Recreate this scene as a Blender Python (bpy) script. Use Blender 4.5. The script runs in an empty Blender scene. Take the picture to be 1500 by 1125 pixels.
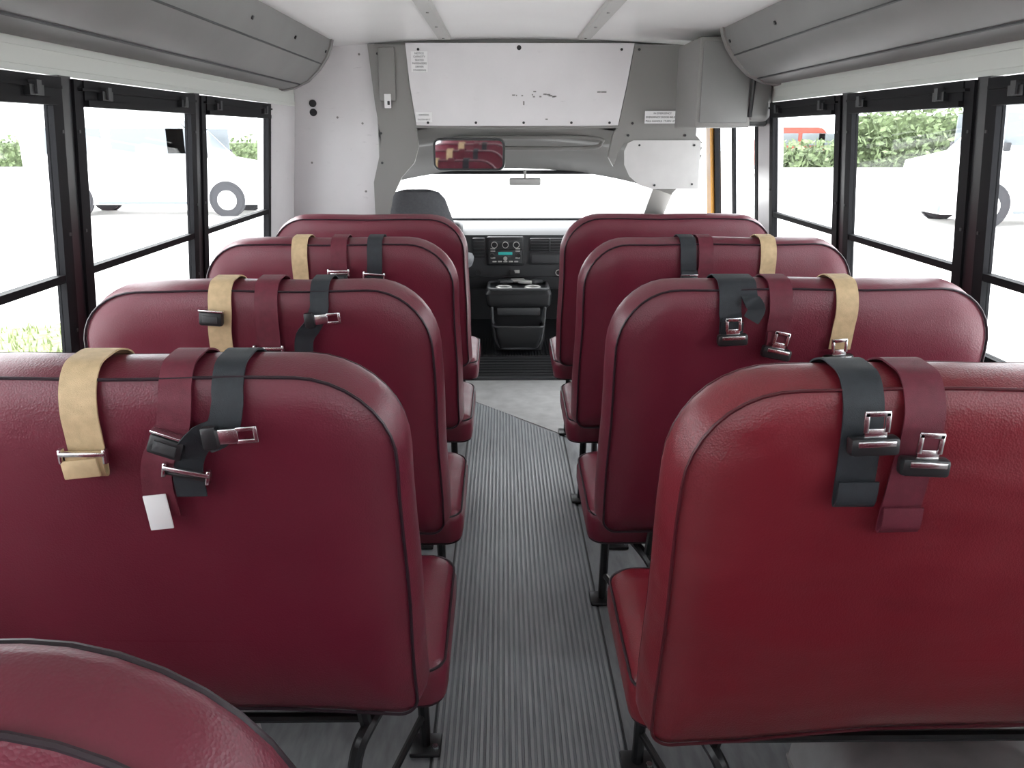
import bpy, bmesh, math, random
from mathutils import Vector, Matrix
random.seed(4)
S=bpy.context.scene
COL=S.collection

# ------------------------------------------------------------ materials
def newmat(name):
    m=bpy.data.materials.new(name); m.use_nodes=True
    nt=m.node_tree; b=nt.nodes['Principled BSDF']
    return m,nt,b
def mat(name,col,rough=.5,metal=0,noise=0,nscale=8,bump=0,bscale=200,spec=.5,emit=None,bdist=.002,stretch=None,kind='noise',coat=0,scuff=0):
    m,nt,b=newmat(name)
    b.inputs['Base Color'].default_value=(*col,1)
    b.inputs['Roughness'].default_value=rough
    b.inputs['Metallic'].default_value=metal
    b.inputs['Specular IOR Level'].default_value=spec
    b.inputs['Coat Weight'].default_value=coat
    tc=nt.nodes.new('ShaderNodeTexCoord'); mp=nt.nodes.new('ShaderNodeMapping')
    nt.links.new(tc.outputs['Object'],mp.inputs['Vector'])
    if stretch: mp.inputs['Scale'].default_value=stretch
    if noise:
        n=nt.nodes.new('ShaderNodeTexNoise'); n.inputs['Scale'].default_value=nscale; n.inputs['Detail'].default_value=6
        nt.links.new(mp.outputs[0],n.inputs['Vector'])
        r=nt.nodes.new('ShaderNodeValToRGB')
        r.color_ramp.elements[0].position=.3; r.color_ramp.elements[1].position=.7
        r.color_ramp.elements[0].color=(*[c*(1-noise) for c in col],1)
        r.color_ramp.elements[1].color=(*[min(1,c*(1+noise)) for c in col],1)
        nt.links.new(n.outputs['Fac'],r.inputs['Fac']); out=r.outputs[0]
        if scuff:
            n2=nt.nodes.new('ShaderNodeTexNoise'); n2.inputs['Scale'].default_value=16; n2.inputs['Detail'].default_value=8; n2.inputs['Roughness'].default_value=.75
            mp2=nt.nodes.new('ShaderNodeMapping'); mp2.inputs['Scale'].default_value=(.6,1,2.2); nt.links.new(tc.outputs['Object'],mp2.inputs['Vector']); nt.links.new(mp2.outputs[0],n2.inputs['Vector'])
            r2=nt.nodes.new('ShaderNodeMapRange'); r2.inputs[1].default_value=.62; r2.inputs[2].default_value=.74; r2.inputs[3].default_value=0; r2.inputs[4].default_value=scuff
            nt.links.new(n2.outputs['Fac'],r2.inputs[0])
            mx=nt.nodes.new('ShaderNodeMix'); mx.data_type='RGBA'; mx.inputs[7].default_value=(.25,.24,.25,1)
            nt.links.new(r2.outputs[0],mx.inputs[0]); nt.links.new(out,mx.inputs[6]); out=mx.outputs[2]
        nt.links.new(out,b.inputs['Base Color'])
    if bump:
        if kind=='noise':
            n=nt.nodes.new('ShaderNodeTexNoise'); n.inputs['Scale'].default_value=bscale; n.inputs['Detail'].default_value=3; out=n.outputs['Fac']
        else:
            n=nt.nodes.new('ShaderNodeTexVoronoi'); n.inputs['Scale'].default_value=bscale; out=n.outputs['Distance']
        nt.links.new(tc.outputs['Object'],n.inputs['Vector'])
        bp=nt.nodes.new('ShaderNodeBump'); bp.inputs['Strength'].default_value=bump; bp.inputs['Distance'].default_value=bdist
        nt.links.new(out,bp.inputs['Height']); nt.links.new(bp.outputs[0],b.inputs['Normal'])
    if emit:
        b.inputs['Emission Color'].default_value=(*emit[0],1); b.inputs['Emission Strength'].default_value=emit[1]
    return m

def vinyl(name,col,wr=0):
    m,nt,b=newmat(name)
    tc=nt.nodes.new('ShaderNodeTexCoord')
    n=nt.nodes.new('ShaderNodeTexNoise'); n.inputs['Scale'].default_value=3; n.inputs['Detail'].default_value=4
    nt.links.new(tc.outputs['Object'],n.inputs['Vector'])
    r=nt.nodes.new('ShaderNodeValToRGB')
    r.color_ramp.elements[0].position=.35; r.color_ramp.elements[1].position=.7
    r.color_ramp.elements[0].color=(*[c*.88 for c in col],1); r.color_ramp.elements[1].color=(*[c*1.12 for c in col],1)
    nt.links.new(n.outputs['Fac'],r.inputs['Fac']); nt.links.new(r.outputs[0],b.inputs['Base Color'])
    b.inputs['Specular IOR Level'].default_value=.55
    n3=nt.nodes.new('ShaderNodeTexNoise'); n3.inputs['Scale'].default_value=12; n3.inputs['Detail'].default_value=5
    nt.links.new(tc.outputs['Object'],n3.inputs['Vector'])
    mr=nt.nodes.new('ShaderNodeMapRange'); mr.inputs[1].default_value=.3; mr.inputs[2].default_value=.7; mr.inputs[3].default_value=.29; mr.inputs[4].default_value=.43
    nt.links.new(n3.outputs['Fac'],mr.inputs[0]); nt.links.new(mr.outputs[0],b.inputs['Roughness'])
    v=nt.nodes.new('ShaderNodeTexVoronoi'); v.inputs['Scale'].default_value=340
    nt.links.new(tc.outputs['Object'],v.inputs['Vector'])
    bp=nt.nodes.new('ShaderNodeBump'); bp.inputs['Strength'].default_value=.3; bp.inputs['Distance'].default_value=.001
    nt.links.new(v.outputs['Distance'],bp.inputs['Height'])
    n2=nt.nodes.new('ShaderNodeTexNoise'); n2.inputs['Scale'].default_value=5; n2.inputs['Detail'].default_value=2
    mpw=nt.nodes.new('ShaderNodeMapping')
    if wr: mpw.inputs['Rotation'].default_value=(0,math.radians(-30),0); mpw.inputs['Scale'].default_value=(.45,1,1.5)
    nt.links.new(tc.outputs['Object'],mpw.inputs['Vector']); nt.links.new(mpw.outputs[0],n2.inputs['Vector'])
    bp2=nt.nodes.new('ShaderNodeBump'); bp2.inputs['Strength'].default_value=.25+wr; bp2.inputs['Distance'].default_value=.022
    nt.links.new(n2.outputs['Fac'],bp2.inputs['Height'])
    nt.links.new(bp.outputs[0],bp2.inputs['Normal']); nt.links.new(bp2.outputs[0],b.inputs['Normal'])
    return m
M_RED=vinyl('maroon_vinyl',(.150,.0145,.033))
M_RED2=vinyl('red_vinyl',(.19,.0135,.024),.35)
M_PIPE=mat('black_piping',(.022,.010,.016),.4)
M_PIPE2=mat('maroon_piping',(.07,.006,.012),.4)
M_BLK=mat('black_paint',(.012,.012,.014),.35)
M_FRAME=mat('black_window_frame',(.012,.012,.014),.6,spec=.12)
M_WHITE=mat('white_panel',(.74,.725,.735),.22,noise=.05,nscale=3,scuff=.35)
M_CEIL=mat('white_ceiling_panel',(.82,.82,.81),.3,noise=.03,nscale=2)
M_BAND=mat('cream_painted_metal',(.66,.68,.64),.35)
M_WALL=mat('light_wall_panel',(.62,.61,.60),.45,noise=.05)
M_GRAY=mat('gray_plastic_trim',(.25,.245,.235),.5,bump=.2,bscale=500,bdist=.0006)
M_GRAY2=mat('gray_duct_cover',(.21,.21,.205),.45,noise=.06,nscale=5)
M_STRIP=mat('aluminium_strip',(.50,.50,.48),.4,metal=.3)
M_DASH=mat('dark_gray_dash',(.045,.047,.05),.5,bump=.3,bscale=400,bdist=.0006)
M_BLKP=mat('black_plastic',(.018,.019,.021),.35)
M_CHROME=mat('chrome_steel',(.75,.75,.76),.22,metal=1)
M_MIRROR=mat('mirror_glass',(.85,.85,.87),.03,metal=1)
M_TAN=mat('tan_webbing',(.56,.41,.235),.65,noise=.12,nscale=60,bump=.5,bscale=900,bdist=.0008)
M_MWEB=mat('maroon_webbing',(.13,.014,.03),.6,noise=.15,nscale=60,bump=.5,bscale=900,bdist=.0008)
M_BWEB=mat('charcoal_webbing',(.020,.025,.031),.6,noise=.15,nscale=60,bump=.5,bscale=900,bdist=.0008)
M_TAG=mat('white_tag',(.85,.85,.85),.6)
M_FLOOR=mat('gray_floor_vinyl',(.29,.305,.315),.36,noise=.22,nscale=14,stretch=(3,.6,1),bump=.2,bscale=120,bdist=.001)
M_LFLOOR=mat('worn_light_floor',(.46,.46,.455),.33,noise=.15,nscale=12)
M_MAT=mat('black_rubber_mat',(.035,.037,.04),.5)
M_GROOVE=mat('shaded_rubber_groove',(.25,.27,.285),.5,noise=.25,nscale=10,stretch=(5,.5,1))  # same mat rubber, darker: shade between the ribs put into the colour
M_YEL=mat('school_bus_yellow',(.75,.33,.02),.35)
M_CONC=mat('pale_concrete',(.80,.79,.77),.85,noise=.06,nscale=1.5)
M_GRASS=mat('grass_green',(.22,.26,.12),.9,noise=.5,nscale=10)
M_LEAF=mat('hedge_leaves',(.15,.20,.095),.8,noise=.6,nscale=4)
M_VAN=mat('white_car_paint',(.85,.85,.85),.3)
M_REDP=mat('red_car_paint',(.32,.07,.05),.4)
M_BLUP=mat('blue_car_paint',(.10,.14,.2),.4)
M_TYRE=mat('tyre_rubber',(.04,.04,.045),.8)
M_DGLASS=mat('car_glass',(.17,.19,.205),.2)
M_TEAL=mat('teal_display',(.02,.2,.2),.3,emit=((.05,.6,.55),.3))
M_SEATG=mat('gray_cloth',(.13,.135,.145),.9,noise=.1,nscale=80)

def ribmat():
    m,nt,b=newmat('lit_rubber_ribs')
    tc=nt.nodes.new('ShaderNodeTexCoord'); mp=nt.nodes.new('ShaderNodeMapping'); mp.inputs['Scale'].default_value=(4,.6,1)
    nt.links.new(tc.outputs['Object'],mp.inputs['Vector'])
    n=nt.nodes.new('ShaderNodeTexNoise'); n.inputs['Scale'].default_value=7; n.inputs['Detail'].default_value=8; n.inputs['Roughness'].default_value=.65
    nt.links.new(mp.outputs[0],n.inputs['Vector'])
    r=nt.nodes.new('ShaderNodeValToRGB'); e=r.color_ramp.elements
    e[0].position=.3; e[0].color=(.31,.33,.345,1); e[1].position=.75; e[1].color=(.46,.475,.485,1)  # streaky rubber, lightened to paint the window light on the rib tops
    nt.links.new(n.outputs['Fac'],r.inputs['Fac'])
    nt.links.new(r.outputs[0],b.inputs['Base Color']); b.inputs['Roughness'].default_value=.32
    return m
M_RIB=ribmat()
def glassmat():
    m=bpy.data.materials.new('window_glass'); m.use_nodes=True; nt=m.node_tree; nt.nodes.clear()
    o=nt.nodes.new('ShaderNodeOutputMaterial'); t=nt.nodes.new('ShaderNodeBsdfTransparent'); g=nt.nodes.new('ShaderNodeBsdfGlossy')
    t.inputs['Color'].default_value=(.96,.97,.97,1)
    g.inputs['Roughness'].default_value=.02; mx=nt.nodes.new('ShaderNodeMixShader'); mx.inputs[0].default_value=.04
    nt.links.new(t.outputs[0],mx.inputs[1]); nt.links.new(g.outputs[0],mx.inputs[2]); nt.links.new(mx.outputs[0],o.inputs[0])
    return m
M_GLASS=glassmat()

# ------------------------------------------------------------ mesh builder
class MB:
    def __init__(s): s.v=[]; s.f=[]; s.m=[]; s.mats=[]
    def mi(s,m):
        if m not in s.mats: s.mats.append(m)
        return s.mats.index(m)
    def add(s,vs,fs,m):
        o=len(s.v); k=s.mi(m)
        s.v+= [tuple(v) for v in vs]
        for f in fs: s.f.append(tuple(i+o for i in f)); s.m.append(k)
    def rings(s,R,m,cap=True,closed=True):
        n=len(R[0]); vs=[p for r in R for p in r]; fs=[]
        for i in range(len(R)-1):
            for j in range(n if closed else n-1):
                a=i*n+j; b=i*n+(j+1)%n
                fs.append((a,b,b+n,a+n))
        if cap and closed:
            fs.append(tuple(range(n))[::-1]); fs.append(tuple(range((len(R)-1)*n,len(R)*n)))
        s.add(vs,fs,m)
    def tube(s,pts,r,m,closed=False,n=8):
        pts=[Vector(p) for p in pts]; R=[]; N=len(pts); up=None
        for i,p in enumerate(pts):
            if closed: t=(pts[(i+1)%N]-pts[i-1])
            else: t=pts[min(i+1,N-1)]-pts[max(i-1,0)]
            t.normalize()
            if up is None:
                up=Vector((0,0,1)) if abs(t.z)<.9 else Vector((0,1,0))
            a=up-t*up.dot(t)
            if a.length<1e-4: a=t.orthogonal()
            a.normalize(); up=a; b=t.cross(a)
            R.append([p+ (a*math.cos(q)+b*math.sin(q))*r for q in [2*math.pi*k/n for k in range(n)]])
        if closed: R.append(R[0]); s.rings(R,m,cap=False)
        else: s.rings(R,m)
    def bx(s,c,d,m,bev=.004,rot=None,seg=2):
        bm=bmesh.new(); bmesh.ops.create_cube(bm,size=1)
        for v in bm.verts: v.co=Vector((v.co.x*d[0],v.co.y*d[1],v.co.z*d[2]))
        if bev>0:
            bmesh.ops.bevel(bm,geom=list(bm.edges),offset=min(bev,min(d)*.45),segments=seg,affect='EDGES',profile=.5)
        if rot is not None: bmesh.ops.transform(bm,matrix=rot.to_4x4(),verts=bm.verts)
        bm.verts.index_update()
        s.add([v.co+Vector(c) for v in bm.verts],[[v.index for v in f.verts] for f in bm.faces],m); bm.free()
    def poly(s,pts2,y0,y1,m,axis='y'):
        if axis=='y': A=[(p[0],y0,p[1]) for p in pts2]; B=[(p[0],y1,p[1]) for p in pts2]
        elif axis=='x': A=[(y0,p[0],p[1]) for p in pts2]; B=[(y1,p[0],p[1]) for p in pts2]
        else: A=[(p[0],p[1],y0) for p in pts2]; B=[(p[0],p[1],y1) for p in pts2]
        s.rings([A,B],m)
    def cyl(s,p0,p1,r,m,n=20): s.tube([p0,p1],r,m,n=n)
    def obj(s,name,sharp=35,parent=None,origin=True):
        me=bpy.data.meshes.new(name); me.from_pydata(s.v,[],s.f)
        for m in s.mats: me.materials.append(m)
        me.polygons.foreach_set('material_index',s.m)
        bm=bmesh.new(); bm.from_mesh(me); bmesh.ops.recalc_face_normals(bm,faces=bm.faces); bm.to_mesh(me); bm.free()
        me.polygons.foreach_set('use_smooth',[True]*len(me.polygons))
        me.set_sharp_from_angle(angle=math.radians(sharp))
        o=bpy.data.objects.new(name,me); COL.objects.link(o)
        if origin:
            xs=[Vector(v) for v in s.v]
            c=sum(xs,Vector())/len(xs); me.transform(Matrix.Translation(-c)); o.location=c
        if parent: o.parent=parent
        return o
def smooth(P,k=5):
    P=[Vector(p) for p in P]; out=[]
    for i in range(len(P)-1):
        a=P[max(i-1,0)];b=P[i];c=P[i+1];d=P[min(i+2,len(P)-1)]
        for j in range(k):
            t=j/k
            out.append(.5*((2*b)+(c-a)*t+(2*a-5*b+4*c-d)*t*t+(3*b-a-3*c+d)*t**3))
    out.append(P[-1]); return out

# ------------------------------------------------------------ bench seats
ZT=1.136; ZB=.495; LEAN=.14; T=.12
def rr(u0,u1,z0,z1,rt,rb,a,n=9,taper=True):
    rt=max(rt-a,.014); rb=max(rb-a,.012)
    u0+=a;u1-=a;z0+=a;z1-=a; pts=[]
    for (cx,cz,r,st) in ((u1-rb,z0+rb,rb,-90),(u1-rt,z1-rt,rt,0),(u0+rt,z1-rt,rt,90),(u0+rb,z0+rb,rb,180)):
        for k in range(n+1):
            q=math.radians(st+90*k/n); pts.append([cx+r*math.cos(q),cz+r*math.sin(q)])
    res=[]
    for i,p in enumerate(pts):
        q=pts[(i+1)%len(pts)]; res.append(p)
        if (i+1)%(n+1)==0:
            for k in range(1,7): res.append([p[0]+(q[0]-p[0])*k/7,p[1]+(q[1]-p[1])*k/7])
    return res
def bench(side,Y,uo,rt=.15,m=M_RED,droop=.02,uin=.175,th=1.0,pipe=M_PIPE,cin=.165):
    mb=MB(); uc=(uin+uo)/2
    ph=random.random()*6
    def W(u,y,z):
        f=(z-ZB)/(ZT-ZB)
        u2=uc+(u-uc)*(1-.03*max(0,f))
        d=droop*max(0,1-(u-uin)/.45)*max(0,1-f*1.6)
        e=.0025*math.sin(u*17+ph)+.002*math.sin(z*21+ph*2)
        return (side*(u2+e*.8), Y+y*th+LEAN*(ZT-z)+e*.4, z-d+e*.6)
    prof=[(.17,-.014),(.11,-.013),(.06,-.008),(.030,-.001),(.016,.006),(.007,.03),(.001,.06),(.0,.085),(.004,.105),(.012,.115),(.03,.122),(.08,.13),(.15,.134)]
    R=[[W(p[0],y,p[1]) for p in rr(uin,uo,ZB,ZT,rt,.05,a)] for a,y in prof]
    mb.rings(R,m)
    for a,y in ((.014,.003),(.008,.114)):
        mb.tube([W(p[0],y,p[1]) for p in rr(uin,uo,ZB,ZT,rt,.05,a)],.0028,pipe,closed=True,n=6)
    # cushion
    y0=Y+.235;y1=Y+.66
    prof=[(.06,.372),(.02,.376),(.004,.388),(0,.41),(.0,.445),(.006,.463),(.02,.474),(.06,.483),(.12,.488)]
    R=[[(side*p[0],p[1],z+.02*(p[1]-y0)/(y1-y0)) for p in rr(cin,uo,y0,y1,.07,.05,a)] for a,z in prof]
    mb.rings(R,m)
    for a,z in ((.005,.464),(.010,.382)):
        mb.tube([(side*p[0],p[1],z+.02*(p[1]-y0)/(y1-y0)) for p in rr(cin,uo,y0,y1,.07,.05,a)],.0030,M_PIPE,closed=True,n=6)
    # steel frame
    zf=.355; xi=side*.26; xo=side*1.16
    yr=Y+.20; yf=Y+.56
    mb.tube(smooth([(side*.355,yr-.02,.008),(side*.35,yr-.02,.22),(side*.345,yr-.01,.31),(side*.32,yr+.04,zf),(xi,yf-.1,zf),(xi,yf-.02,zf-.01),(xi,yf,.29),(xi+side*-.005,yf+.01,.008)],5),.0135,M_BLK)
    mb.tube([(side*.33,yr+.05,zf),(xo,yr+.05,zf)],.0105,M_BLK)
    mb.tube([(xi,yf-.06,zf),(xo,yf-.06,zf)],.0125,M_BLK)
    mb.tube([(side*.355,yr-.01,.10),(xi,yf+.005,.10)],.009,M_BLK)
    mb.tube([(side*.33,yr+.03,zf),(side*.33,Y+.15,.52)],.0125,M_BLK)
    mb.tube([(side*.95,yr+.03,zf),(side*.95,Y+.15,.52)],.0125,M_BLK)
    for (x,y) in ((side*.355,yr-.02),(xi-side*.005,yf+.01)):
        mb.bx((x,y,.010),(.075,.075,.012),M_BLK,.004)
        mb.cyl((x+.025,y-.022,.014),(x+.025,y-.022,.028),.008,M_CHROME,8)
    return mb.obj('bus_bench_seat',40)

rowsL=[.385,1.10,1.76,2.53,3.31]; rowsR=[.20,1.035,1.76,2.52,3.31]
for i,y in enumerate(rowsL):
    if i==0: bench(-1,y,1.015,.175,uin=.188,th=.70,cin=.178)
    else: bench(-1,y,1.015,uin=.197,cin=.172)
for i,y in enumerate(rowsR):
    if i==1: bench(1,y,1.055,.165,M_RED2,droop=.04,uin=.165,pipe=M_PIPE2,cin=.172)
    else: bench(1,y,1.055,uin=.168,cin=.165)

# ------------------------------------------------------------ belts
def belt(Y,pts,web,w=.048,hw=(),front=.10):
    mb=MB()
    x0=pts[0][0]
    path=[(x0,T+.018,-front-.05,0),(x0,T+.016,-.06,0),(x0,T+.006,-.012,0),(x0,T-.03,.007,0),(x0,.055,.008,0),(x0,.02,.002,0),(x0,-.006,-.024,0)]+list(pts)
    P=smooth([(p[0],p[1],p[2]) for p in path],5)
    rolls=[]
    for i in range(len(path)-1):
        for j in range(5): rolls.append(path[i][3]+(path[i+1][3]-path[i][3])*j/5)
    rolls.append(path[-1][3])
    def Wd(v): return Vector((v[0],Y+v[1]-LEAN*v[2],ZT+v[2]))
    P=[Wd(p) for p in P]; R=[]
    for i,p in enumerate(P):
        t=(P[min(i+1,len(P)-1)]-P[max(i-1,0)]).normalized()
        q=math.radians(rolls[i])
        wv=Vector((1,0,0))
        wv=(wv-t*wv.dot(t)).normalized(); nv=t.cross(wv)
        wv2=wv*math.cos(q)+nv*math.sin(q); nv2=t.cross(wv2)
        h=.0014
        R.append([p+wv2*w/2+nv2*h,p-wv2*w/2+nv2*h,p-wv2*w/2-nv2*h,p+wv2*w/2-nv2*h])
    mb.rings(R,web)
    for h in hw:
        kind,x,y,z,ang=h
        c=Wd((x,y,z)); rot=Matrix.Rotation(math.radians(ang),3,'Y')
        def B(dx,dy,dz,d,m,bev=.003): mb.bx(c+rot@Vector((dx,dy,dz)),d,m,bev,rot)
        if kind=='latch':
            B(0,0,0,(.066,.022,.026),M_BLKP,.006); B(0,-.012,.006,(.05,.004,.008),M_CHROME,.001)
            B(0,-.004,.018,(.030,.004,.014),M_CHROME,.001)
            B(-.014,-.006,.034,(.007,.004,.028),M_CHROME,.001);B(.014,-.006,.034,(.007,.004,.028),M_CHROME,.001)
            B(0,-.006,.046,(.034,.004,.008),M_CHROME,.001)
        elif kind=='box':
            B(0,0,0,(.050,.020,.030),M_BLKP,.005); B(0,-.011,0,(.032,.003,.016),M_DASH,.001); B(0,0,.017,(.052,.016,.004),M_CHROME,.001)
        elif kind=='bar':
            B(0,-.004,0,(.066,.007,.007),M_CHROME,.002); B(0,.002,-.010,(.060,.005,.006),M_BLKP,.002)
            B(-.031,0,-.004,(.006,.012,.022),M_CHROME,.002);B(.031,0,-.004,(.006,.012,.022),M_CHROME,.002)
        elif kind=='tongue':
            B(0,0,0,(.032,.004,.022),M_CHROME,.0015)
            B(.026,0,.009,(.026,.004,.006),M_CHROME,.001);B(.026,0,-.009,(.026,.004,.006),M_CHROME,.001);B(.040,0,0,(.006,.004,.024),M_CHROME,.001)
            B(-.024,0,0,(.022,.014,.034),M_BLKP,.004)
        elif kind=='tag':
            B(0,0,0,(.034,.003,.055),M_TAG,.001)
        elif kind=='flap':
            B(0,0,0,(.052,.006,.028),web,.002)
    return mb.obj('seat_belt',40)
y_=-.019
def hang(x,L,dx=0,r=0,fold=True):
    p=[(x,y_,-.06,0),(x+dx*.5,y_-.002,-L*.6,r*.5),(x+dx,y_-.004,-L+.01,r)]
    if fold: p+=[(x+dx,y_-.010,-L,r),(x+dx,y_-.016,-L+.012,r),(x+dx,y_-.014,-L+.04,r)]
    return p
y=1.10
belt(y,hang(-.655,.155,0),M_TAN,.052,[('bar',-.655,y_-.014,-.118,0),('flap',-.660,y_-.020,-.140,-6)])
belt(y,[(-.520,y_,-.05,0),(-.528,y_-.004,-.085,0),(-.548,y_-.010,-.12,12),(-.562,y_-.008,-.16,5),(-.562,y_-.008,-.225,0)],M_MWEB,.046,[('box',-.533,y_-.018,-.105,20),('tag',-.566,y_-.016,-.215,-6)])
belt(y,[(-.447,y_,-.05,0),(-.458,y_-.010,-.085,-10),(-.490,y_-.018,-.100,-25),(-.512,y_-.012,-.135,0),(-.514,y_-.012,-.190,0)],M_BWEB,.044,[('tongue',-.445,y_-.024,-.088,-5),('bar',-.512,y_-.018,-.145,12)])
y=1.035
belt(y,hang(.418,.180,.004),M_BWEB,.055,[('latch',.426,y_-.022,-.080,-2)])
belt(y,hang(.500,.222,-.008),M_MWEB,.055,[('latch',.500,y_-.022,-.112,3)])
y=1.76
belt(y,[(-.675,y_,-.06,0),(-.680,y_-.004,-.10,0),(-.682,y_-.004,-.165,0),(-.682,y_-.004,-.20,0)],M_TAN,.050,[('box',-.690,y_-.014,-.068,5)])
belt(y,hang(-.575,.20,-.003,0,False),M_MWEB,.050,[('bar',-.577,y_-.008,-.138,0)])
belt(y,[(-.460,y_,-.05,0),(-.475,y_-.012,-.085,-25),(-.497,y_-.012,-.12,0),(-.502,y_-.008,-.20,0)],M_BWEB,.040,[('tongue',-.455,y_-.016,-.070,-5)])
belt(y,hang(.434,.12,.004),M_BWEB,.048,[('latch',.440,y_-.020,-.118,-3)])
belt(y,[(.475,y_-.004,-.03,0),(.488,y_-.010,-.05,25),(.478,y_-.012,-.075,30)],M_BWEB,.036)
belt(y,hang(.545,.14,-.002),M_MWEB,.050,[('latch',.540,y_-.02,-.150,12)])
belt(y,hang(.690,.155,-.004,0,False),M_TAN,.048,[('latch',.682,y_-.016,-.168,-4)])
y=2.53
belt(y,hang(-.685,.17,0,0,False),M_TAN,.048)
belt(y,hang(-.565,.13,0),M_MWEB,.048,[('box',-.565,y_-.014,-.115,0),('bar',-.565,y_-.016,-.09,0)])
belt(y,hang(-.455,.15,-.004),M_BWEB,.046,[('bar',-.457,y_-.014,-.10,5)])
y=2.52
belt(y,hang(.508,.13,.004),M_BWEB,.048,[('box',.512,y_-.014,-.12,0)])
belt(y,hang(.563,.14,0,0,False),M_MWEB,.044)
belt(y,hang(.755,.15,0,0,False),M_TAN,.048)

# ------------------------------------------------------------ shell
YB=-1.5; YF=4.55
def wx(z,off=0): return 1.15+.085*max(0,1.58-z)+off
def wbox(mb,side,y0,y1,z0,z1,oi,oo,m):
    A=[(side*wx(z0,oi),y0,z0),(side*wx(z0,oo),y0,z0),(side*wx(z1,oo),y0,z1),(side*wx(z1,oi),y0,z1)]
    B=[(a[0],y1,a[2]) for a in A]
    mb.rings([A,B],m)
postsL=[-1.45,-.54,.36,1.26,2.16,3.07,4.0]; postsR=[-1.25,-.39,.46,1.31,2.16,3.02,3.83]
for side,posts,name,yend in ((-1,postsL,'wall_left',YF),(1,postsR,'wall_right',4.08)):
    mb=MB()
    wbox(mb,side,YB,yend,0,.86,0,.05,M_WALL)
    wbox(mb,side,YB,yend,1.585,1.96,0,.05,M_BAND)
    wbox(mb,side,posts[-1]+.035,yend,.86,1.585,0,.05,M_WHITE)
    wbox(mb,side,YB,posts[0],.86,1.585,0,.05,M_WHITE)
    for p in posts[:-1]: wbox(mb,side,p-.028,p+.028,.86,1.585,-.012,.02,M_BLK)
    for z in (1.60,1.64): wbox(mb,side,YB,yend,z,z+.004,-.004,.0,M_BAND)
    mb.obj(name,30)
    for i in range(len(posts)-1):
        a=posts[i]+.030; b=posts[i+1]-.030
        if i==len(posts)-2: b=posts[i+1]+.02
        w=MB(); f=.045
        wbox(w,side,a,a+f,.865,1.58,-.018,.006,M_FRAME); wbox(w,side,b-f,b,.865,1.58,-.018,.006,M_FRAME)
        wbox(w,side,a+f,b-f,1.525,1.58,-.022,.010,M_FRAME)
        wbox(w,side,a+f,b-f,1.515,1.53,-.032,.0,M_FRAME)
        wbox(w,side,a+f,b-f,1.085,1.105,-.016,.010,M_FRAME)
        wbox(w,side,a+f,b-f,.865,.895,-.016,.010,M_FRAME)
        wbox(w,side,a+.02,b-.02,1.553,1.560,-.030,-.01,M_FRAME)
        for q in (a+f+.07,b-f-.13):
            wbox(w,side,q,q+.06,1.533,1.556,-.036,-.01,M_BLKP)
            wbox(w,side,q+.02,q+.04,1.536,1.566,-.042,-.01,M_DASH)
        for q in (a+.012,b-.012):
            for z in (.95,1.2,1.45): wbox(w,side,q-.004,q+.004,z,z+.008,-.021,-.016,M_DASH)
        wbox(w,side,a+f,b-f,.895,1.525,-.004,-.001,M_GLASS)
        w.obj('window_%d'%(i+1+(10 if side>0 else 0)),30)
mb=MB(); wbox(mb,1,4.08,5.1,1.59,1.96,0,.05,M_BAND); mb.obj('trim_4',30)
mb=MB()
for x0,x1,z0,z1 in ((-1.25,1.25,0,.86),(-1.25,1.25,1.58,1.96),(-1.25,-1.08,.86,1.58),(1.08,1.25,.86,1.58),(-.5,-.42,.86,1.58),(.42,.5,.86,1.58)):
    mb.poly([(x0,z0),(x1,z0),(x1,z1),(x0,z1)],YB-.05,YB,M_WALL)
mb.obj('wall_back',30)
for k,(x0,x1) in enumerate(((-1.08,-.5),(-.42,.42),(.5,1.08))):
    w=MB()
    for c,d in ((((x0+x1)/2,YB-.02,.88),(x1-x0,.05,.04)),(((x0+x1)/2,YB-.02,1.56),(x1-x0,.05,.04)),((x0+.02,YB-.02,1.22),(.04,.05,.72)),((x1-.02,YB-.02,1.22),(.04,.05,.72))): w.bx(c,d,M_FRAME,.006)
    w.bx(((x0+x1)/2,YB-.02,1.22),(x1-x0-.06,.004,.66),M_GLASS,0)
    w.obj('window_%d'%(21+k))
mb=MB()
R=[]
for y in (YB-.05,1.5,YF+.05):
    xs=[-1.2+2.4*k/24 for k in range(25)]
    R.append([(x,y,1.915-.035*(x/.9)**2) for x in xs]+[(x,y,2.0) for x in xs[::-1]])
mb.rings(R,M_CEIL); mb.obj('ceiling',30)
for s in (-1,1):
    mb=MB()
    x=s*.35; mb.poly([(x-.035,1.9125),(x-.028,1.897),(x+.028,1.897),(x+.035,1.9125)],YB,4.42,M_STRIP)
    for yy in [4.35-.45*k for k in range(12)]: mb.cyl((x,yy,1.898),(x,yy,1.894),.006,M_GRAY,8)
    mb.obj('trim_%d'%(1 if s<0 else 2),30)
mb=MB()
for yy in (3.0,1.2): mb.bx((0,yy,1.912),(1.7,.03,.006),M_CEIL,.002)
mb.obj('trim_3')
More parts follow.
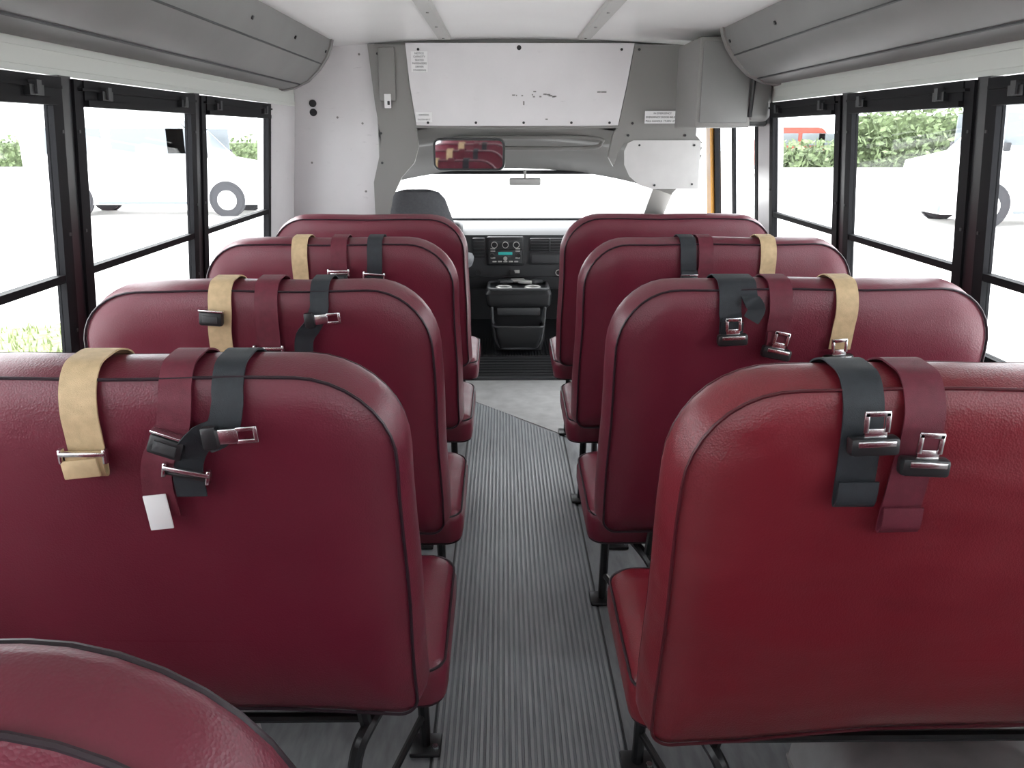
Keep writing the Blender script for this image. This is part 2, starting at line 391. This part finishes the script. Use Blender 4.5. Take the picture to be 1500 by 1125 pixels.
for s,yend in ((-1,4.28),(1,3.80)):
    mb=MB()
    prof=[(1.148,1.66),(1.13,1.655),(1.075,1.665),(1.01,1.695),(.955,1.745),(.915,1.80),(.893,1.85),(.885,1.885),(.875,1.90),(1.148,1.93)]
    mb.poly([(s*p[0],p[1]) for p in prof],YB,yend,M_GRAY2)
    c=(1.05,1.80); mb.poly([(s*min(1.148,c[0]+(p[0]-c[0])*1.06),c[1]+(p[1]-c[1])*1.05) for p in prof],yend-.035,yend+.012,M_GRAY)
    for (u,z) in ((1.045,1.677),(.936,1.771)): mb.tube([(s*u,YB,z),(s*u,yend-.03,z)],.004,M_DASH,n=6)
    for yy in [yend-.02-.6*k for k in range(9)]:
        mb.cyl((s*.905,yy-.05,1.825),(s*.899,yy-.05,1.822),.007,M_BLK,8)
    mb.obj('overhead_air_duct',30)

# floor
mb=MB(); mb.poly([(-1.35,YB),(1.35,YB),(1.35,4.8),(-1.35,4.8)],-.05,0,M_FLOOR,axis='z'); mb.obj('floor',origin=False)
mb=MB(); pitch=.0157; n=30; x=-.236; A=[(x,0.0008)]
for k in range(n):
    xs=x+k*pitch
    A+=[(xs+.0025,.0008),(xs+.0042,.0044),(xs+.0118,.0044),(xs+.0135,.0008)]
A.append((x+n*pitch,.0008))
def ymat(x): return 4.40-1.05*(x+.24)*(1 if x<.0 else 1.15)
for i in range(len(A)-1):
    a,b=A[i],A[i+1]
    mb.add([(a[0],YB+.03,a[1]),(b[0],YB+.03,b[1]),(b[0],ymat(b[0]),b[1]),(a[0],ymat(a[0]),a[1])],[(0,1,2,3)],M_GROOVE if i%4!=2 else M_RIB)  # painted light on rib tops, painted shade on slopes and grooves
for sx in (-.2385,.2385): mb.bx((sx,(YB+3.9)/2,.0015),(.006,3.9-YB-.06,.004),M_MAT,.001)
mb.obj('aisle_ribbed_mat',30,origin=False)
mb=MB(); mb.poly([(-.6,4.8),(-.6,4.40),(-.235,4.41),(.26,3.83),(1.2,3.83),(1.2,4.8)],.0005,.004,M_LFLOOR,axis='z')
mb.obj('entry_floor_sheet',origin=False)
mb=MB()
mb.poly([(4.80,-.05),(4.80,.02),(4.95,.12),(6.0,.13),(6.0,-.05)],-.95,1.05,M_MAT,axis='x')
for k in range(60): mb.bx((-.45+k*.018,5.15,.128),(.008,.42,.006),M_BLKP,.001)
for k in range(8): mb.bx((.05,4.815+k*.018,.036+k*.012),(.9,.007,.006),M_BLKP,.001)
mb.obj('cab_floor',30)
for s in (-1,1):
    mb=MB(); pr=[(.62,0),(.64,.14),(.67,.20),(.72,.225),(1.16,.225),(1.16,0)]
    mb.poly([(s*p[0],p[1]) for p in pr],.72,1.62,M_LFLOOR)
    mb.bx((s*.645,1.17,.01),(.05,.92,.012),M_STRIP,.003)
    mb.obj('wheel_housing',50)

# ------------------------------------------------------------ bulkhead
mb=MB()
mb.poly([(-1.14,0),(-.72,0),(-.72,1.96),(-1.14,1.96)],YF,YF+.04,M_WHITE)
mb.poly([(-1.30,0),(-1.14,0),(-1.14,1.96),(-1.30,1.96)],YF+.002,YF+.04,M_WHITE)
mb.poly([(-.74,1.49),(1.14,1.49),(1.14,1.96),(-.74,1.96)],YF+.002,YF+.04,M_GRAY)
mb.obj('wall_front',30)
mb=MB()
mb.poly([(-.75,1.885),(-.555,1.885),(-.545,1.70),(-.515,1.50),(-.505,1.38),(-.53,1.30),(-.60,1.225),(-.655,1.12),(-.68,1.0),(-.69,.5),(-.75,.5),(-.75,1.2),(-.715,1.33),(-.70,1.42),(-.725,1.6)],YF-.035,YF+.0,M_GRAY)
mb.bx((-.655,YF-.045,1.74),(.085,.02,.26),M_GRAY,.008)
mb.bx((-.655,YF-.058,1.61),(.035,.006,.07),M_TAG,.002); mb.bx((-.65,YF-.062,1.60),(.012,.008,.02),M_BLK,.002)
for z in (1.84,1.45,1.30): mb.cyl((-.70,YF-.034,z),(-.70,YF-.040,z),.007,M_BLK,8)
mb.obj('pillar_trim_panel',30)
mb=MB()
mb.poly([(-.555,1.89),(.615,1.89),(.585,1.70),(.545,1.487),(-.510,1.487),(-.54,1.70)],YF-.05,YF+.0,M_WHITE)
mb.tube(smooth([(-.512,YF-.052,1.483),(0.02,YF-.052,1.475),(.547,YF-.052,1.483)],6),.007,M_GRAY)
for x in (-.45,-.2,.05,.3,.5): mb.cyl((x,YF-.048,1.503),(x,YF-.053,1.503),.007,M_BLK,8)
mb.cyl((.025,YF-.048,1.868),(.025,YF-.054,1.868),.012,M_BLK,12)
for x in (-.49,.55): mb.cyl((x,YF-.048,1.86),(x,YF-.053,1.86),.007,M_BLK,8)
random.seed(9)
for k in range(14):
    mb.bx((-.03+random.random()*.27,YF-.0505,1.645+random.uniform(-.014,.014)),(.004+random.random()*.018,.002,.007),M_GRAY,0)
for x in (.44,.46,.47): mb.bx((x,YF-.0505,1.655),(.018,.002,.008),M_GRAY,0)
mb.bx((.05,YF-.0505,1.60),(.008,.002,.02),M_GRAY,0); mb.bx((.17,YF-.0505,1.52),(.012,.002,.008),M_GRAY,0)
mb.obj('front_header_panel',30)
def notice(x,z,w,h,lines,name,size,col=M_GRAY,y=YF-.052):
    e=bpy.data.objects.new(name,None); COL.objects.link(e); e.location=(x,y,z)
    mb=MB(); mb.bx((0,0,0),(w,.0015,h),M_TAG,0); o=mb.obj('plate',parent=e,origin=False)
    for i,l in enumerate(lines):
        c=bpy.data.curves.new('lettering','FONT'); c.body=l; c.size=size; c.align_x='CENTER'; c.align_y='CENTER'; c.extrude=.0003
        c.materials.append(col)
        t=bpy.data.objects.new('lettering_%d'%i,c); COL.objects.link(t); t.parent=e
        t.rotation_euler=(math.pi/2,0,0); t.location=(0,-.0014,h/2-(i+.6)*h/(len(lines)+.2))
notice(.775,1.53,.185,.062,['IN EMERGENCY','EMERGENCY DOOR RELEASE','PULL HANDLE / TURN LEVER'],'emergency_release_sign',.0135,M_BLK,YF-.058)
notice(-.485,1.80,.085,.10,['NOTICE','CAPACITY','SEATED','PASSENGERS','DRIVER','STANDING'],'notice_label',.013,M_DASH)
notice(-.47,1.53,.085,.05,['WARNING','FASTEN BELT'],'warning_label',.011,M_DASH)
mb=MB()
mb.poly([(.618,1.885),(.94,1.885),(.96,1.70),(.96,1.44),(1.0,1.40),(.58,1.40),(.55,1.35),(.53,1.28),(.50,1.33),(.52,1.44),(.548,1.487),(.588,1.70)],YF-.05,YF+.0,M_GRAY)
for x,z in ((.64,1.86),(.9,1.86),(.62,1.5),(.9,1.44),(.6,1.44)): mb.cyl((x,YF-.05,z),(x,YF-.055,z),.007,M_BLK,8)
mb.obj('header_side_panel',30)
mb=MB()
P=[(.63,1.415),(.985,1.415),(.985,1.165),(.74,1.165),(.67,1.185),(.615,1.23),(.585,1.29),(.582,1.36),(.60,1.40)]
mb.poly(P,YF-.062,YF-.052,M_WALL)
mb.poly([(.66,1.38),(.97,1.38),(.97,1.18),(.70,1.19)],YF-.052,YF-.005,M_WALL)
for x,z in ((.66,1.39),(.95,1.39),(.95,1.19),(.75,1.185)): mb.cyl((x,YF-.060,z),(x,YF-.066,z),.006,M_BLK,8)
mb.obj('switch_cover_panel',30)
mb=MB()
for z in (1.60,1.555): mb.cyl((-1.055,YF+.001,z),(-1.055,YF-.006,z),.019,M_BLK,16)
for p in ((-.80,1.84),(-.80,1.5),(-.80,1.15),(-1.0,1.84),(-1.08,1.3),(-.93,1.53)): mb.cyl((p[0],YF,p[1]),(p[0],YF-.004,p[1]),.006,M_GRAY,8)
mb.obj('panel_plugs')
mb=MB()
mb.bx((.93,4.09,1.665),(.25,.46,.38),M_GRAY,.010,seg=3)
mb.bx((.93,3.857,1.665),(.215,.010,.34),M_GRAY2,.005)
mb.bx((1.09,4.09,1.715),(.11,.48,.43),M_GRAY2,.03,seg=3)
mb.bx((1.09,4.02,1.50),(.11,.25,.04),M_BLKP,.012)
mb.tube(smooth([(1.05,3.86,1.52),(1.05,3.84,1.7),(1.035,3.85,1.83),(1.0,3.87,1.88)],5),.010,M_BLKP)
mb.obj('door_operator_housing',35)

# ------------------------------------------------------------ cab
mb=MB(); R=[]
for y,z in ((4.595,1.49),(4.64,1.465),(4.72,1.42),(4.80,1.405),(4.9,1.40),(5.0,1.35),(5.2,1.275),(5.34,1.235),(5.36,1.225)):
    R.append([(x,y,z-.10*(abs(x)/.9)**3.0+.012*math.cos(x*4)) for x in [-.92+k*1.94/24 for k in range(25)]])
mb.rings(R,M_GRAY,closed=False,cap=False)
R2=[[(p[0],p[1],p[2]+.04) for p in r] for r in R]; mb.rings(R2,M_GRAY,closed=False,cap=False)
mb.tube(smooth([(-.33,4.70,1.40),(-.30,4.68,1.425),(0.1,4.68,1.43),(.45,4.68,1.425),(.48,4.70,1.40),(.43,4.70,1.375),(.1,4.70,1.37),(-.28,4.70,1.375)],5),.012,M_GRAY)
mb.obj('cab_headliner',50)
mb=MB()
for s,xx in ((-1,-.95),(1,1.05)):
    ys=4.60 if s<0 else 5.06
    mb.poly([(ys,0),(6.0,0),(6.0,.90),(ys,.90)],xx-.02,xx+.02,M_DASH,axis='x')
    mb.poly([(ys,1.22),(5.36,1.20),(5.36,1.96),(ys,1.96)],xx-.02,xx+.02,M_GRAY,axis='x')
    mb.poly([(5.30,1.24),(5.38,1.24),(6.0,.88),(5.88,.88)],xx-s*.12,xx+s*.02,M_GRAY,axis='x')
    if s<0: mb.poly([(4.60,.9),(4.70,.9),(4.72,1.22),(4.60,1.22)],xx-.02,xx+.02,M_GRAY,axis='x')
mb.poly([(-.97,1.29),(1.07,1.29),(1.07,1.96),(-.97,1.96)],5.36,5.40,M_GRAY)
mb.poly([(-.97,0),(1.07,0),(1.07,.86),(-.97,.86)],5.97,6.0,M_DASH)
mb.poly([(-.99,4.60),(1.14,4.60),(1.14,5.42),(-.99,5.42)],1.96,1.99,M_GRAY,axis='z')
mb.obj('cab_shell',30)
mb=MB(); mb.rings([[(-.80,5.36,1.23),(.90,5.36,1.23)],[(-.85,5.96,.88),(.95,5.96,.88)]],M_GLASS,closed=False,cap=False)
mb.tube([(-.82,5.365,1.215),(.92,5.365,1.215)],.014,M_BLK); mb.tube([(-.87,5.97,.862),(.97,5.97,.862)],.010,M_DASH)
mb.obj('window_31')
mb=MB()
def dbox(y0,y1,z0,z1,m,oi=0.0,oo=.035): wbox(mb,1,y0,y1,z0,z1,oi,oo,m)
dbox(4.10,4.14,-.3,1.58,M_FRAME); dbox(4.92,4.95,-.3,1.58,M_FRAME); dbox(4.95,5.05,-.3,1.58,M_YEL,-.02)
dbox(4.14,4.94,1.54,1.58,M_FRAME); dbox(4.52,4.56,-.3,1.54,M_FRAME,.0,.015); dbox(4.14,4.94,.45,.50,M_FRAME); dbox(4.14,4.94,-.3,-.2,M_FRAME)
dbox(4.14,4.94,-.2,1.54,M_GLASS,.012,.016)
mb.obj('door_1',30)
mb=MB(); mb.tube(smooth([(1.05,4.16,.02),(1.04,4.16,.7),(1.03,4.2,.9),(1.03,4.3,.98),(1.05,4.45,1.0)],5),.014,M_STRIP); mb.obj('entry_grab_rail')

# dashboard
mb=MB()
pr=[(5.50,.44),(5.36,.47),(5.315,.53),(5.30,.66),(5.30,.79),(5.315,.825),(5.36,.845),(5.55,.852),(5.95,.855),(5.95,.44)]
mb.poly(pr,-.92,1.02,M_DASH,axis='x')
mb.tube([(-.9,5.312,.556),(1.0,5.312,.556)],.006,M_BLKP)
yd=5.296
mb.bx((-.045,yd,.725),(.235,.02,.185),M_BLKP,.008)
mb.bx((-.045,yd-.012,.765),(.215,.008,.055),M_DASH,.003)
for k in (-.07,0,.07):
    mb.cyl((-.045+k,yd-.01,.768),(-.045+k,yd-.032,.768),.019,M_BLKP,20); mb.tube([(-.045+k+.019*math.cos(q*math.pi/8),yd-.034,.768+.019*math.sin(q*math.pi/8)) for q in range(16)],.002,M_STRIP,closed=True,n=5)
mb.bx((-.045,yd-.012,.690),(.215,.008,.085),M_DASH,.004)
mb.bx((-.045,yd-.018,.712),(.09,.004,.018),M_TEAL,.001)
for k in range(5): mb.bx((-.115+k*.035,yd-.018,.660),(.026,.006,.010),M_STRIP,.002)
for k in (-.13,.04): mb.cyl((k,yd-.012,.70),(k,yd-.03,.70),.014,M_BLKP,16)
mb.cyl((-.045,yd-.012,.680),(-.045,yd-.03,.680),.013,M_STRIP,16)
for q in (-.04,.04):
    for z in (.742,.727,.683): mb.bx((-.045+q*2,yd-.018,z),(.03,.004,.007),M_STRIP,.001)
mb.bx((-.215,yd,.745),(.085,.02,.13),M_BLKP,.01)
for k in range(5): mb.bx((-.215,yd-.012,.70+k*.022),(.07,.012,.005),M_DASH,.001)
mb.bx((.24,yd,.765),(.26,.02,.085),M_BLKP,.01)
for k in range(4): mb.bx((.24,yd-.012,.737+k*.018),(.24,.012,.005),M_DASH,.001)
mb.bx((.24,yd-.012,.765),(.01,.014,.08),M_DASH,.001)
mb.bx((.24,yd,.675),(.26,.02,.075),M_BLKP,.006)
mb.bx((.24,yd-.012,.675),(.23,.006,.05),M_DASH,.004)
mb.bx((.72,yd,.68),(.45,.02,.20),M_DASH,.012)
for x in (-.22,.0,.30): mb.cyl((x,5.32,.585),(x,5.295,.585),.017,M_BLKP,14)
mb.tube([(.30+.018*math.cos(q*math.pi/6),5.294,.585+.018*math.sin(q*math.pi/6)) for q in range(12)],.003,M_STRIP,closed=True,n=5)
mb.bx((.03,5.305,.59),(.035,.01,.02),M_STRIP,.002)
mb.bx((-.53,5.36,.86),(.42,.18,.10),M_DASH,.04,seg=4)
mb.obj('dashboard',35)
mb=MB(); c=Vector((-.53,5.13,.80)); rt=Matrix.Rotation(math.radians(60),3,'X')
mb.tube([c+rt@Vector((.19*math.cos(q*math.pi/20),.19*math.sin(q*math.pi/20),0)) for q in range(40)],.015,M_BLKP,closed=True)
for a in (0,150,270,30):
    q=math.radians(a); mb.tube([c,c+rt@Vector((.18*math.cos(q),.18*math.sin(q),0))],.013,M_BLKP)
mb.bx(c,(.14,.12,.05),M_DASH,.02,rt); mb.tube([c,c+Vector((0,.14,-.08))],.03,M_BLKP)
mb.obj('steering_wheel')
mb=MB(); cx=.035
def ring(x0,x1,y0,y1,z,r=.03): return [(p[0],p[1],z) for p in rr(x0,x1,y0,y1,r,r,0,5)]
mb.rings([ring(cx-.15,cx+.15,5.04,5.26,.132),ring(cx-.165,cx+.165,5.03,5.27,.20),ring(cx-.175,cx+.175,5.02,5.275,.40),ring(cx-.20,cx+.20,4.99,5.28,.43),ring(cx-.205,cx+.205,4.98,5.285,.50),ring(cx-.19,cx+.19,5.0,5.28,.525)],M_BLKP)
mb.rings([ring(cx-.12,cx+.12,4.96,5.05,.165,.02),ring(cx-.15,cx+.15,4.90,5.05,.30,.03),ring(cx-.155,cx+.155,4.895,5.05,.315,.03),ring(cx-.14,cx+.14,4.91,5.04,.312,.03),ring(cx-.12,cx+.12,4.95,5.04,.20,.02)],M_BLKP)
mb.tube([(p[0],p[1],.316) for p in rr(cx-.155,cx+.155,4.895,5.05,.03,.03,0,5)],.006,M_DASH,closed=True)
mb.tube(smooth([(cx-.165,4.995,.42),(cx-.155,4.985,.30),(cx-.12,4.97,.18),(cx,4.965,.165),(cx+.12,4.97,.18),(cx+.155,4.985,.30),(cx+.165,4.995,.42)],5),.009,M_DASH)
mb.bx((cx,5.008,.39),(.27,.02,.05),M_DASH,.01)
mb.tube([(p[0],p[1],.528) for p in rr(cx-.185,cx+.185,5.0,5.27,.04,.04,0,5)],.010,M_DASH,closed=True)
for x in (-.09,.09): mb.tube([(cx+x+.045*math.cos(q*math.pi/8),5.07+.045*math.sin(q*math.pi/8),.53) for q in range(16)],.007,M_STRIP,closed=True,n=6)
for x,yy,r in ((-.08,5.20,.3),(.05,5.18,-.4),(.0,5.24,.1),(.11,5.2,.9)):
    mb.bx((cx+x,yy,.545),(.09,.06,.02),M_STRIP if r<.2 else M_DASH,.008,Matrix.Rotation(r,3,'Z'))
mb.obj('center_console_bin',40)
mb=MB(); x=-.55
def sec(hw,ht,y,z,n=16,p=3):
    out=[]
    for k in range(n):
        q=2*math.pi*k/n; c=math.cos(q); s=math.sin(q)
        out.append((x+hw*abs(c)**(2/p)*(1 if c>=0 else -1),y+ht*abs(s)**(2/p)*(1 if s>=0 else -1),z))
    return out
mb.rings([sec(.16,.05,4.97,.50),sec(.22,.07,4.95,.53),sec(.235,.075,4.91,.65),sec(.235,.07,4.87,.80),sec(.215,.065,4.84,.93),sec(.18,.055,4.82,1.03),sec(.16,.05,4.81,1.09),sec(.125,.04,4.80,1.13),sec(.07,.02,4.80,1.145)],M_SEATG)
mb.bx((x,5.02,.47),(.46,.42,.14),M_SEATG,.05,seg=4)
mb.bx((x,5.02,.27),(.34,.36,.30),M_BLKP,.02)
mb.tube(smooth([(x+.25,4.86,.70),(x+.28,4.92,.71),(x+.28,5.10,.715)],5),.03,M_SEATG)
mb.obj('driver_seat',50)
mb=MB(); mx,mz,my=-.235,1.345,4.44
rt=Matrix.Rotation(math.radians(2.0),3,'X')@Matrix.Rotation(math.radians(-2),3,'Z')
def mr(a,y): return [Vector((mx,my,mz))+rt@Vector((p[0],y,p[1])) for p in rr(-.185,.185,-.08,.08,.035,.035,a,6)]
mb.rings([mr(.012,-.012),mr(0,-.012),mr(-.003,0),mr(.004,.018),mr(.04,.03)],M_BLKP,cap=True)
mb.rings([mr(.010,-.0135),mr(.0095,-.0125)],M_MIRROR)
for s in (-.1,.1): mb.tube([(mx+s,my+.02,mz+.02),(mx+s,my+.10,mz+.05),(mx+s,my+.24,mz+.07)],.009,M_BLKP)
mb.obj('rearview_mirror',40)
mb=MB(); mb.bx((.08,5.30,1.16),(.20,.02,.045),M_STRIP,.01,seg=3); mb.tube([(.08,5.31,1.17),(.08,5.33,1.23)],.008,M_STRIP)
mb.obj('windshield_mirror')

# ------------------------------------------------------------ outside
GZ=-.78
mb=MB(); mb.poly([(-90,-60),(90,-60),(90,110),(-90,110)],GZ-.1,GZ,M_CONC,axis='z'); mb.obj('ground_pavement',origin=False)
def blob_patch(name,x0,x1,y0,y1,m):
    mb=MB(); R=[]
    random.seed(3)
    for k in range(14):
        y=y0+(y1-y0)*k/13
        R.append([(x0+(x1-x0)*j/14+random.uniform(-.08,.08),y,GZ+.01+.05*math.sin(j*1.3+k)*random.random()+.03) for j in range(15)])
    mb.rings(R,m,closed=False,cap=False)
    for k in range(1500):
        a=random.uniform(x0,x1); b=random.uniform(y0,y1); h=random.uniform(.05,.16)
        mb.add([(a,b,GZ),(a+.03,b,GZ),(a+random.uniform(-.05,.05),b+random.uniform(-.05,.05),GZ+h)],[(0,1,2)],m)
    mb.obj(name)
blob_patch('grass_strip',-8.5,-4.0,6.0,9.6,M_GRASS)
def hedge(name,x0,x1,y,z0,z1,seed,n=3600):
    random.seed(seed); mb=MB()
    for k in range(n):
        c=Vector((random.uniform(x0,x1),y+random.gauss(0,.6),z0+(z1-z0)*random.random()**.8*(.75+.25*math.sin(k))))
        r=random.uniform(.10,.25); u=Vector((random.gauss(0,1),random.gauss(0,1),random.gauss(0,1))).normalized(); w=u.orthogonal().normalized()
        mb.add([c+u*r,c+w*r*.6,c-u*r,c-w*r*.6],[(0,1,2,3)],M_LEAF)
    mb.bx(((x0+x1)/2,y+.4,(z0+z1)/2-.3),(x1-x0,1.0,(z1-z0)*.75),M_LEAF,.2)
    mb.obj(name)
hedge('hedge',16.6,24.0,41,-.5,3.0,5)
hedge('hedge',13.0,16.6,41,-.5,1.15,8,1500)
mb=MB(); mb.bx((18.5,37,-.40),(13,1.2,.78),M_CONC,.1); mb.obj('planter_curb')
hedge('hedge',-40,-14,60,GZ,1.4,6)
def vehicle(name,x,y,L,W,H,paint,rotz=0,hood=.22,wheel=.36):
    mb=MB(); h0=.32
    pr=[(-L/2,h0),(L/2,h0),(L/2,h0+.28*H),(L/2-.05,.50*H),(L/2-hood*L,.58*H),(L/2-hood*L-.16*L,.97*H),(L/2-hood*L-.22*L,H),(-L/2+.12,H),(-L/2,.93*H)]
    mb.rings([[(p[0],-W/2+(0 if p[1]<.6*H else .08),p[1]) for p in pr],[(p[0],W/2-(0 if p[1]<.6*H else .08),p[1]) for p in pr]],paint)
    g=L/2-hood*L
    for s in (-1,1):
        yy=s*(W/2-.03)
        for a,b in ((g-.35*L*.35-.45,g-.45*.35),( -L*.12,g-.62*1.2),(-L/2+.3,-L*.16)):
            if b-a>.25: mb.bx(((a+b)/2,yy,.75*H),(b-a,.04,.25*H),M_DGLASS,.03)
        for wxp in (-L*.30,L*.34):
            mb.cyl((wxp,s*(W/2-.2),wheel),(wxp,s*(W/2+.02),wheel),wheel,M_TYRE,28)
            mb.cyl((wxp,s*(W/2+.0),wheel),(wxp,s*(W/2+.035),wheel),wheel*.62,M_STRIP,20)
            mb.cyl((wxp,s*(W/2-.1),wheel+.02),(wxp,s*(W/2+.006),wheel+.02),wheel*1.14,M_TYRE,28)
        mb.bx((L*.02,s*(W/2),h0+.05),(L*.45,.03,.07),M_DGLASS,.01)
        mb.bx((g-.2,s*(W/2+.08),.62*H),(.12,.16,.2),M_TYRE,.03)
    mb.bx((L/2,0,h0+.12),(.12,W*.95,.18),M_DGLASS,.03); mb.bx((-L/2,0,h0+.12),(.12,W*.95,.18),M_DGLASS,.03)
    a=(g-.015*L,.60*H); b=(g-.15*L,.95*H)
    mb.add([(a[0]+.05,-W*.42,a[1]),(a[0]+.05,W*.42,a[1]),(b[0]+.05,W*.38,b[1]),(b[0]+.05,-W*.38,b[1])],[(0,1,2,3)],M_DGLASS)
    o=mb.obj(name,30,origin=False); o.location=(x,y,GZ); o.rotation_euler=(0,0,math.radians(rotz)); return o
vehicle('white_cargo_van',-10.0,24.5,6.6,2.0,2.7,M_VAN,0,.2,.44)
vehicle('white_box_truck',14.2,21.5,7.0,2.3,3.1,M_VAN,180,.16,.5)
vehicle('red_van',16.8,47,5.4,1.9,2.55,M_REDP,0,.25)
vehicle('blue_car',-25,52,4.6,1.8,1.9,M_BLUP,0,.25)

# ------------------------------------------------------------ light
w=bpy.data.worlds.new('overcast_sky'); S.world=w; w.use_nodes=True; nt=w.node_tree
bg=nt.nodes['Background']; bg.inputs[0].default_value=(.95,.97,1,1); bg.inputs[1].default_value=6.1
sun=bpy.data.lights.new('sun','SUN'); sun.energy=4; sun.angle=math.radians(30); so=bpy.data.objects.new('sun',sun); COL.objects.link(so)
so.rotation_euler=(math.radians(50),0,math.radians(-150)); so.location=(0,0,12)
S.view_settings.view_transform='Standard'; S.view_settings.look='None'; S.view_settings.exposure=0

# ------------------------------------------------------------ camera
cam=bpy.data.cameras.new('camera'); co=bpy.data.objects.new('camera',cam); COL.objects.link(co)
cam.sensor_width=36; cam.lens=1200/1500*36; cam.clip_start=.05; cam.clip_end=300
co.location=(-.062,0,1.45)
th=math.atan(.306)
co.rotation_euler=(math.radians(90)-th,0,math.radians(-.65))
S.camera=co
